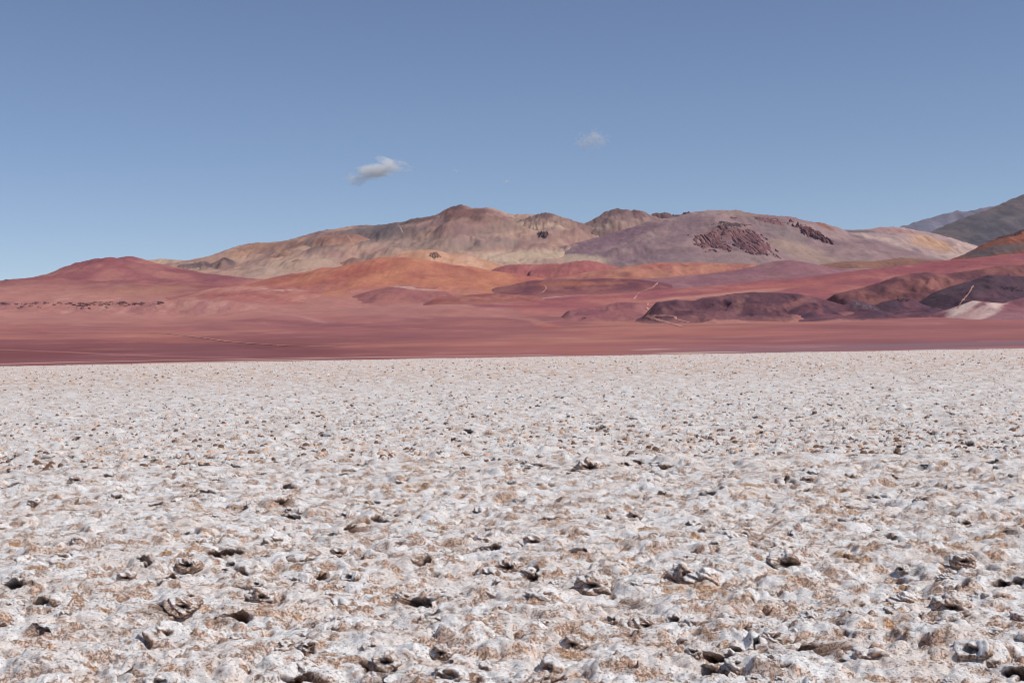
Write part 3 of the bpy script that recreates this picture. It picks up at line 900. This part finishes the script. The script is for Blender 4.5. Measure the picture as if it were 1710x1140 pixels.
# ------------------------------------------------------------------ pale tracks
def flat_material(name, c, scale, amount):
    m = bpy.data.materials.new(name)
    m.use_nodes = True
    t = m.node_tree
    b = t.nodes['Principled BSDF']
    b.inputs['Roughness'].default_value = 0.95
    b.inputs['Specular IOR Level'].default_value = 0.1
    n = t.nodes.new('ShaderNodeTexNoise')
    n.inputs['Scale'].default_value = scale
    n.inputs['Detail'].default_value = 4
    tc = t.nodes.new('ShaderNodeTexCoord')
    t.links.new(tc.outputs['Object'], n.inputs['Vector'])
    r = t.nodes.new('ShaderNodeValToRGB')
    r.color_ramp.elements[0].position = 0.3
    r.color_ramp.elements[1].position = 0.7
    c = alb(c)
    r.color_ramp.elements[0].color = (*(c * (1 - amount)), 1)
    r.color_ramp.elements[1].color = (*np.clip(c * (1 + amount), 0, 0.9), 1)
    t.links.new(n.outputs['Fac'], r.inputs['Fac'])
    t.links.new(r.outputs['Color'], b.inputs['Base Color'])
    return m


M_TRACK = flat_material('pale track dust', (188, 138, 124), 0.05, 0.22)
M_SCAR = flat_material('pale scree', (178, 148, 132), 0.03, 0.2)


def track(name, label, pts, width, mat):
    pts = np.array(pts, float)
    seg = np.hypot(*np.diff(pts, axis=0).T)
    cum = np.concatenate([[0], np.cumsum(seg)])
    n = max(6, int(cum[-1] / 1.2))
    tt = np.linspace(0, cum[-1], n)
    px = np.interp(tt, cum, pts[:, 0])
    py = np.interp(tt, cum, pts[:, 1])
    hits = [hit(a, b) for a, b in zip(px, py)]
    V, F = [], []
    prev = None
    for h in hits:
        if h is None:
            prev = None
            continue
        p = h[0]
        lim = h[1] * 0.03 + 30
        if prev is not None and (p - prev[0]).length < lim:
            d = p - prev[0]
            sd_ = Vector((d.y, -d.x, 0))
            if sd_.length < 1e-4:
                continue
            sd_.normalize()
            wv = width * (0.35 + 0.65 * random.random()) * 0.44
            row = []
            for k in (-1, -0.33, 0.33, 1):
                q = p + sd_ * wv * k
                z = drop(q.x, q.y, [h[2]])
                V.append((q.x, q.y, (z if z is not None else p.z) + 0.35))
                row.append(len(V) - 1)
            if prev[1]:
                for i in range(3):
                    F.append((prev[1][i], prev[1][i + 1], row[i + 1], row[i]))
            prev = (p, row)
        elif prev is None or (p - prev[0]).length >= lim:
            prev = (p, None)
    if not F:
        print('TRACK EMPTY', label)
        return
    me = raw_mesh(name, np.array(V), np.array(F))
    o = link(name, me, mat)
    tag(o, label, 'track', kind='structure')


random.seed(5)
track('dirt_track', 'pale winding track climbing over the dark mounds to the red slope',
      [(1101, 470), (1090, 480), (1067, 488.5), (1058.6, 499.7), (1072.6, 504), (1082.5, 505.5), (1081, 513.7), (1085, 522), (1079.7, 527.7), (1100.7, 534.8), (1123, 540.4), (1138.6, 545.5)], 5.5, M_TRACK)
track('dirt_track', 'short pale branch of the winding track ending on the plain',
      [(1086, 527.5), (1117.6, 527), (1127.4, 529), (1129, 533.4), (1151, 538.5)], 4.0, M_TRACK)
track('dirt_track', 'long thin pale track across the red plain on the left',
      [(-40, 558), (0, 557), (112, 555), (210, 555), (245, 555), (281, 557), (337, 564), (379, 570.4), (430, 574.5), (480, 577.4), (560, 579)], 6.0, M_TRACK)
track('dirt_track', 'short pale curved track on the dark maroon hill in the middle',
      [(887, 495.5), (900, 491), (907, 488), (912.6, 481), (909, 476)], 5.0, M_TRACK)
track('dirt_track', 'pale track down the darkest hill to the white scars at the right',
      [(1626, 475.6), (1618, 490), (1605, 505), (1600, 514)], 3.5, M_TRACK)
track('pale_scar', 'straight pale scar down the rounded tan hill on the left mountain', [(579.6, 392.4), (587, 402), (593.7, 414)], 9, M_SCAR)
track('pale_scar', 'straight pale scar on the dark upper ridge of the left mountain', [(664, 372), (669, 381), (673, 389)], 8, M_SCAR)
track('pale_scar', 'short pale scar near the left end of the brown mountain ridge', [(417, 409), (425, 417)], 9, M_SCAR)
track('pale_scar', 'level pale line across the foot of the brown mountain', [(478, 433), (511, 430)], 9, M_SCAR)

# ------------------------------------------------------------------ crags on the mountains
def crag(label, px, py, wpx, hpx, height, cols, seed, n=56, cat='crag', group=None, rag=1.0):
    c = hit(px, py)
    a = hit(px, py + hpx * 0.5)
    b = hit(px, py - hpx * 0.5)
    if c is None:
        print('CRAG MISS', label)
        return
    tr = [c[2]]
    wx = wpx * c[0].y / FPX * 0.5
    y0 = a[0].y if a and a[2] is c[2] else c[0].y - wx
    y1 = b[0].y if b and b[2] is c[2] else c[0].y + wx * 0.8
    cy, ly = (y0 + y1) / 2, max((y1 - y0) / 2, wx * 0.25)
    cx = c[0].x * cy / c[0].y
    g = np.linspace(-1.25, 1.25, n)
    A, B = np.meshgrid(g, g, indexing='ij')
    X = cx + A * wx
    Y_ = cy + B * ly
    Zb = np.zeros(X.shape)
    for i in np.ndindex(X.shape):
        z = drop(X[i], Y_[i], tr)
        Zb[i] = z if z is not None else c[0].z - 30
    u = X / (wx * 0.20)
    v = Y_ / (ly * 0.9) + 0.5 * fbm(X / (wx * 0.6), Y_ / ly, 2, seed + 60)
    r = np.hypot(A, B) + 0.55 * rag * fbm(A * 1.7, B * 1.7, 2, seed) + 0.40 * rag * fbm(A * 5.5, B * 4.5, 3, seed + 1)
    m = sstep(0.95, 0.70, r)
    rg_ = ridged(u, v, 4, seed + 3, 0.5) * 1.3 - 0.25
    rg2 = fbm(u * 2.2, v * 2.2, 3, seed + 8, 0.5)
    hh = height * 0.24 * m * (0.30 + 0.70 * rg_ + 0.25 * rg2) - height * 0.22 * (1 - m)
    lip = 0.15 * fbm(u * 4, v * 4, 2, seed + 20)
    P = np.stack([X + lip * wx * 0.25 * m, Y_, Zb + hh], -1)
    col = np.broadcast_to(alb(cols[0]), P.shape).copy()
    col = mixc(col, alb(cols[1]), sstep(-0.2, 0.4, fbm(u * 1.2, v * 1.2, 4, seed + 30)))
    col = mixc(col, alb(cols[2]), sstep(0.1, 0.5, fbm(u * 2.5, v * 2.5, 3, seed + 40)) * 0.8)
    rim = alb(RIM)
    col = mixc(col, rim, sstep(0.75, 0.25, m + 0.35 * fbm(u * 3, v * 3, 3, seed + 50)))
    me = grid_mesh('crag', P, col, smooth=True)
    o = link('crag', me, M_CRAG)
    tag(o, label, cat, group)


RIM = (134, 108, 108)
RED = [(128, 88, 90), (100, 72, 78), (150, 108, 104)]
DRK = [(102, 82, 82), (84, 68, 72), (128, 100, 96)]
G = 'dark rock crags on the mountains'
crag('dark jagged crag along the top of the reddish patch on the mauve mountain', 1222, 377, 62, 9, 16, DRK, 301, group=G)
crag('left one of the two dark red craggy lobes on the mauve mountain', 1190, 404, 62, 34, 24, RED, 302, n=80, group=G)
crag('right one of the two dark red craggy lobes on the mauve mountain', 1248, 405, 66, 42, 26, RED, 303, n=80, group=G)
crag('dark red cliff just under the skyline of the mauve mountain', 1283, 366, 62, 16, 20, RED, 304, group=G)
crag('compact dark red crag standing alone right of the cliff on the mauve mountain', 1353, 387, 34, 26, 60, RED, 305, group=G, rag=0.6)
crag('small dark rock knob sticking up at the left foot of the mauve mountain', 908, 394, 18, 11, 60, DRK, 306, group=G, rag=0.5)
RIM = (186, 140, 118)
crag('brown broken rock on the crest of the pale orange dune', 726, 424, 20, 17, 30, [(136, 106, 94), (116, 90, 82), (150, 118, 100)], 307, group=G, rag=0.55)
RIM = (140, 112, 112)
crag('tiny dark rock right of the mauve summit', 1225, 364, 12, 4, 10, DRK, 308, n=24, group=G)
RIM = (140, 90, 74)
crag('dark rock band across the upper rust red hill', 1690, 392, 44, 8, 14, [(92, 64, 60), (76, 58, 58), (120, 74, 62)], 309, group=G)
RIM = (88, 64, 74)
crag('grey stony tip of the dark cone at the foot of the hills', 1440, 509, 46, 14, 3, [(104, 84, 90), (90, 70, 80), (118, 98, 102)], 310, group=G)
crag('black rock strip on the darkest hill at the right edge', 1695, 483, 60, 8, 6, [(82, 64, 72), (68, 56, 64), (104, 80, 86)], 311, group=G)
crag('black rocks on the ridge between the dark cone and the darkest hill', 1508, 501, 30, 5, 5, [(82, 64, 72), (68, 56, 64), (104, 80, 86)], 312, n=28, group=G)
RIM = (126, 100, 98)
crag('dark rock on the skyline of the double cone right top', 1064, 352, 16, 5, 10, RED, 313, n=24, group=G)

# ------------------------------------------------------------------ boulders
def blob(seed, sub=3, amp=0.35, sq=0.75):
    bm = bmesh.new()
    bmesh.ops.create_icosphere(bm, subdivisions=sub, radius=1.0)
    V = np.array([v.co[:] for v in bm.verts])
    F = np.array([[v.index for v in f.verts] for f in bm.faces])
    bm.free()
    n = fbm(V[:, 0] * 1.3 + seed, V[:, 1] * 1.3 + V[:, 2] * 1.7, 3, seed) * amp
    n2 = np.abs(fbm(V[:, 0] * 2.6 + V[:, 2], V[:, 1] * 2.6 - V[:, 2] * 2, 3, seed + 3)) * amp * 0.6
    V = V * (1 + n - n2)[:, None]
    V[:, 2] *= sq
    return V, F


bould = []
for k in range(5):
    V, F = blob(400 + k, 2, 0.5, 0.7)
    c = np.broadcast_to(alb((98, 74, 78)), V.shape).copy()
    c = mixc(c, alb((130, 92, 90)), sstep(-0.2, 0.4, fbm(V[:, 0] * 2, V[:, 1] * 2, 2, 410 + k)))
    me = raw_mesh('boulder', V, F, c, smooth=False)
    me.materials.append(M_CRAG)
    bould.append(me)
rb = random.Random(12)
nb_ = 0
while nb_ < 130:
    px = rb.choice([rb.uniform(0, 80), rb.uniform(88, 190), rb.uniform(130, 190), rb.uniform(195, 270)])
    py = 505.0 + (abs(rb.gauss(0, 1)) * 2.2 if rb.random() < 0.7 else rb.uniform(1, 11)) + (px - 100) * -0.004 + 1.2 * math.sin(px * 0.06)
    h = hit(px, py)
    if h is None or not (2200 < h[0].y < 2900):
        nb_ += 0.2
        continue
    o = link('boulder', bould[int(nb_) % 5])
    r_ = rb.choice([0.9, 1.2, 1.6, 2.2])
    o.location = h[0] + Vector((0, 0, r_ * 0.2))
    o.scale = (r_ * rb.uniform(1.2, 3.2), r_ * rb.uniform(0.8, 1.4), r_ * rb.uniform(0.5, 0.9))
    o.rotation_euler = (0, 0, rb.uniform(-0.5, 0.5))
    tag(o, 'small dark boulder among the broken rocks on the low ledge at left', 'boulder', 'dark boulders strewn along the ledge')
    nb_ += 1
h = hit(975, 532)
o = link('boulder', bould[1])
o.location = h[0] + Vector((0, 0, 0.4))
o.scale = (2.6, 2.0, 2.0)
tag(o, 'lone dark boulder on the red plain left of the winding track', 'boulder')

# ------------------------------------------------------------------ lumps of crust with hollows
def lump(seed, cave_w, cave_up, less=0.0):
    bm = bmesh.new()
    bmesh.ops.create_icosphere(bm, subdivisions=5, radius=1.0)
    V = np.array([v.co[:] for v in bm.verts])
    F = np.array([[v.index for v in f.verts] for f in bm.faces])
    bm.free()
    D = V.copy()
    a, b = D[:, 0] * 1.2 + D[:, 2] * 0.8 + seed, D[:, 1] * 1.2 - D[:, 2] * 0.9
    rad = 1 + 0.38 * fbm(a, b, 3, seed) - 0.12 * np.abs(fbm(a * 3, b * 3, 3, seed + 4))
    gr = fbm(a * 9, b * 9, 3, seed + 7, 0.65)
    rad = rad + 0.035 * gr
    # hollow that opens towards -Y
    cd = np.array((0.0, -math.cos(cave_up), math.sin(cave_up)))
    px_, pz_ = D[:, 0], D[:, 2] - math.sin(cave_up)
    e = np.hypot(px_ / cave_w, pz_ / (cave_w * 0.62)) + 0.35 * fbm(a * 2.2, b * 2.2, 2, seed + 9)
    front = sstep(0.0, 0.25, D @ cd)
    cave = sstep(1.05, 0.75, e) * front
    rad = rad * (1 - 0.90 * cave)
    V = D * rad[:, None]
    V[:, 2] *= 0.72
    me0 = raw_mesh('tmp', V, F)
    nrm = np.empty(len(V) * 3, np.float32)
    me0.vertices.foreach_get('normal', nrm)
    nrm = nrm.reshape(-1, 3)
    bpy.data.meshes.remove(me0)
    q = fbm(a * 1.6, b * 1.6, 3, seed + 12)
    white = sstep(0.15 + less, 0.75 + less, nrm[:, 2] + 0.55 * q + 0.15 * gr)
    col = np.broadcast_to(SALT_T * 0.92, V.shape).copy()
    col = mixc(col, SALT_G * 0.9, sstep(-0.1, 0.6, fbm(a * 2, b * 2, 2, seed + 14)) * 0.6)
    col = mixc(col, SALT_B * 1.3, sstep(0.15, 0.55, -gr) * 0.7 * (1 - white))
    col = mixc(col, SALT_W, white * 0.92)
    col = mixc(col, SALT_B * 0.5, sstep(0.15, 0.6, cave))  # brown mud inside the hollow, darkened further to paint in its shade
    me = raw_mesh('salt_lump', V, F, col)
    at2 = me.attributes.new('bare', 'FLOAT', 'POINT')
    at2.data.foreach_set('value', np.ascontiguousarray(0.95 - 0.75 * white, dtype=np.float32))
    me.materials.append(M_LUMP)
    return me


M_LUMP = salt_material('salt lump crust', 0.12)
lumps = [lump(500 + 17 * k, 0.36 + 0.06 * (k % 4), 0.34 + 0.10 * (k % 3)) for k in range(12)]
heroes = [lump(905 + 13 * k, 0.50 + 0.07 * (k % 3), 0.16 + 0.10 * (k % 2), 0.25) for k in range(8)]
LG = 'crust lumps with dark hollows on the salt flat'




rl = random.Random(4)
taken = []


def put_lump(x, y, size, yaw, label, me, up=-0.34):
    z = float(salt_height(np.array([x]), np.array([y]))[0][0])
    o = link('salt_lump', me)
    o.location = (x, y, min(z, 0.10) + size * up)
    o.scale = (size, size * 0.9, size * 0.9)
    o.rotation_euler = (0, 0, yaw)
    tag(o, label, 'salt lump', LG)
    taken.append((x, y, size))


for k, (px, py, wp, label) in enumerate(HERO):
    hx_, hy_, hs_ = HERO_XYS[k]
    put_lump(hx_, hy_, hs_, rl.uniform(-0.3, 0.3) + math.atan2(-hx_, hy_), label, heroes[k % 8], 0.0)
n_ = 0
tries = 0
while n_ < 250 and tries < 5000:
    tries += 1
    px, py = rl.uniform(-10, 1720), 640 + 500 * rl.random() ** 0.8
    p = salt_point(px, py)
    s_ = rl.choice([0.05, 0.06, 0.07, 0.08, 0.10, 0.13]) * (1 + 0.25 * (p[1] > 20))
    if any((p[0] - a) ** 2 + (p[1] - b) ** 2 < (s_ + c) ** 2 * 1.3 for a, b, c in taken):
        continue
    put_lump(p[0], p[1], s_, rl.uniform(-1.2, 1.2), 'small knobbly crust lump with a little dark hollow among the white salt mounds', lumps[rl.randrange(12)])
    n_ += 1

# ------------------------------------------------------------------ small crust knobs farther out
def knobs(n, seed):
    r_ = np.random.RandomState(seed)
    py = 596.5 + 165 * r_.rand(n) ** 1.9
    d0 = np.clip(1.62 * FPX / np.maximum(py - 588, 3.4), 16, SALT_R - 8)
    az = (r_.rand(n) - 0.5) * 2 * R(22.5)
    x, y = d0 * np.sin(az), d0 * np.cos(az)
    z = salt_height(x, y)[0]
    wd = (0.018 + 0.042 * r_.rand(n) ** 2) * (1 + 1.9 * sstep(40, 190, d0))
    ht = wd * (0.35 + 0.6 * r_.rand(n))
    kind = r_.rand(n)
    m = 5
    ring = np.arange(m) / m * 2 * np.pi
    V = np.zeros((n, 2 * m + 1, 3))
    for j in range(2):
        rad = (1.0, 0.66)[j]
        rr_ = wd[:, None] * rad * (0.7 + 0.6 * r_.rand(n, m))
        V[:, j * m:(j + 1) * m, 0] = x[:, None] + rr_ * np.cos(ring) * 1.25
        V[:, j * m:(j + 1) * m, 1] = y[:, None] + rr_ * np.sin(ring)
        V[:, j * m:(j + 1) * m, 2] = z[:, None] + (-0.03, 0.62)[j] * ht[:, None] * (1 + 0.5 * (r_.rand(n, m) - 0.5) * j) - 0.02 * (1 - j)
    V[:, -1] = np.stack([x + wd * 0.3 * (r_.rand(n) - 0.5), y + wd * 0.3 * (r_.rand(n) - 0.5), z + ht], -1)
    F = []
    for i in range(m):
        k = (i + 1) % m
        F += [(i, k, m + k), (i, m + k, m + i), (m + i, m + k, 2 * m)]
    F = np.array(F)[None] + (np.arange(n) * (2 * m + 1))[:, None, None]
    base = np.where((kind < 0.25)[:, None], SALT_W * 0.95, np.where((kind < 0.62)[:, None], SALT_T, SALT_B * 1.2))
    col = np.repeat(base[:, None, :], 2 * m + 1, 1)
    top = (r_.rand(n) < 0.35) & (kind > 0.30)
    col[top, m:] = SALT_W * 0.9
    me = raw_mesh('crust_knobs', V.reshape(-1, 3), F.reshape(-1, 3), col.reshape(-1, 3))
    at2 = me.attributes.new('bare', 'FLOAT', 'POINT')
    at2.data.foreach_set('value', np.full(len(V) * (2 * m + 1), 0.4, np.float32))
    o = link('crust_knobs', me, M_SALT)
    tag(o, 'countless small tan, white and dark knobs of salt crust out to the far edge', 'salt crust', kind='stuff')


knobs(30000, 77)

# ------------------------------------------------------------------ clouds
def cloud(label, px, py, wpx, hpx, dens, seed, tilt=0.0, thr=0.45, scale=3.0, parent=None, name='cloud'):
    Y = 30000.0
    p = at(np.array([px]), np.array([py]), np.array([Y]))[0]
    V, F = blob(seed, 3, 0.2, 1.0)
    V = V / np.abs(V).max(0)
    sx, sz = wpx * Y / FPX * 0.5, hpx * Y / FPX * 0.5
    me = raw_mesh(name, V, F)
    m = bpy.data.materials.new('cloud vapour')
    m.use_nodes = True
    t = m.node_tree
    t.nodes.clear()
    out = t.nodes.new('ShaderNodeOutputMaterial')
    pv = t.nodes.new('ShaderNodeVolumePrincipled')
    pv.inputs['Color'].default_value = (0.999, 0.999, 0.999, 1)
    pv.inputs['Anisotropy'].default_value = -0.25
    tc = t.nodes.new('ShaderNodeTexCoord')
    mp = t.nodes.new('ShaderNodeMapping')
    mp.inputs['Location'].default_value = (seed * 3.1, seed * 1.7, 0)
    mp.inputs['Scale'].default_value = (scale * 1.0, scale * 0.6, scale * 0.75)
    mp.inputs['Rotation'].default_value = (0, R(35), 0)
    t.links.new(tc.outputs['Object'], mp.inputs['Vector'])
    n = t.nodes.new('ShaderNodeTexNoise')
    n.inputs['Scale'].default_value = 1.0
    n.inputs['Detail'].default_value = 8
    n.inputs['Roughness'].default_value = 0.62
    n.inputs['Distortion'].default_value = 0.6
    t.links.new(mp.outputs['Vector'], n.inputs['Vector'])
    ln = t.nodes.new('ShaderNodeVectorMath')
    ln.operation = 'LENGTH'
    t.links.new(tc.outputs['Object'], ln.inputs[0])
    fall = t.nodes.new('ShaderNodeMapRange')
    fall.inputs['From Min'].default_value = 0.15
    fall.inputs['From Max'].default_value = 0.95
    fall.inputs['To Min'].default_value = 0.28
    fall.inputs['To Max'].default_value = -0.40
    t.links.new(ln.outputs['Value'], fall.inputs['Value'])
    ad = t.nodes.new('ShaderNodeMath')
    ad.operation = 'ADD'
    amp = t.nodes.new('ShaderNodeMath')
    amp.operation = 'MULTIPLY_ADD'
    amp.inputs[1].default_value = 2.3
    amp.inputs[2].default_value = -0.65
    t.links.new(n.outputs['Fac'], amp.inputs[0])
    t.links.new(amp.outputs['Value'], ad.inputs[0])
    t.links.new(fall.outputs['Result'], ad.inputs[1])
    mr = t.nodes.new('ShaderNodeMapRange')
    mr.inputs['From Min'].default_value = thr
    mr.inputs['From Max'].default_value = thr + 0.50
    mr.inputs['To Min'].default_value = 0
    mr.inputs['To Max'].default_value = dens
    t.links.new(ad.outputs['Value'], mr.inputs['Value'])
    t.links.new(mr.outputs['Result'], pv.inputs['Density'])
    t.links.new(pv.outputs['Volume'], out.inputs['Volume'])
    o = link(name, me, m)
    o.location = p
    o.scale = (sx, sx * 0.6, sz)
    o.rotation_euler = (0, R(tilt), 0)
    if parent:
        o.location = p - parent.location.copy().to_3d() if False else Vector(p.tolist()) - parent.location
        o.parent = parent
    else:
        tag(o, label, 'cloud', 'small white clouds')


ce = bpy.data.objects.new('cloud', None)
ce.location = at(np.array([628.0]), np.array([285.0]), np.array([30000.0]))[0]
C.objects.link(ce)
tag(ce, 'larger white cloud with a raised top and a slanting tail over the left mountain', 'cloud', 'small white clouds')
cloud('', 622, 287, 150, 38, 0.0074, 3, -14, 0.39, 2.1, ce, 'cloud_body')
cloud('', 653, 275, 96, 32, 0.0080, 6, 8, 0.39, 1.8, ce, 'cloud_top')
cloud('faint ragged white cloud high right of the middle', 990, 234, 84, 52, 0.0045, 8, -10, 0.45, 2.6)
cloud('tiny wisp of cloud right of the larger white cloud', 847, 303, 30, 12, 0.012, 11, 0, 0.5, 2.0)
cloud('faintest wisp of cloud between the larger cloud and the tiny wisp', 761, 285, 28, 13, 0.008, 14, 15, 0.5, 2.0)

# ------------------------------------------------------------------ thin dry air
hz = bpy.data.materials.new('thin air haze')
hz.use_nodes = True
t = hz.node_tree
t.nodes.clear()
out = t.nodes.new('ShaderNodeOutputMaterial')
pv = t.nodes.new('ShaderNodeVolumePrincipled')
pv.inputs['Color'].default_value = (0.72, 0.80, 0.98, 1)
pv.inputs['Density'].default_value = 0.6e-5
pv.inputs['Anisotropy'].default_value = 0.2
t.links.new(pv.outputs['Volume'], out.inputs['Volume'])
hx, hy0, hy1, hz0, hz1 = 14000.0, -14000.0, 17500.0, -40.0, 2000.0
V = np.array([(x, y, z) for x in (-hx, hx) for y in (hy0, hy1) for z in (hz0, hz1)])
F = np.array([(0, 1, 3, 2), (4, 6, 7, 5), (0, 4, 5, 1), (2, 3, 7, 6), (0, 2, 6, 4), (1, 5, 7, 3)])
tag(link('haze', raw_mesh('haze', V, F, smooth=False), hz), 'thin pale haze of dry air over the whole desert', 'haze', kind='stuff')
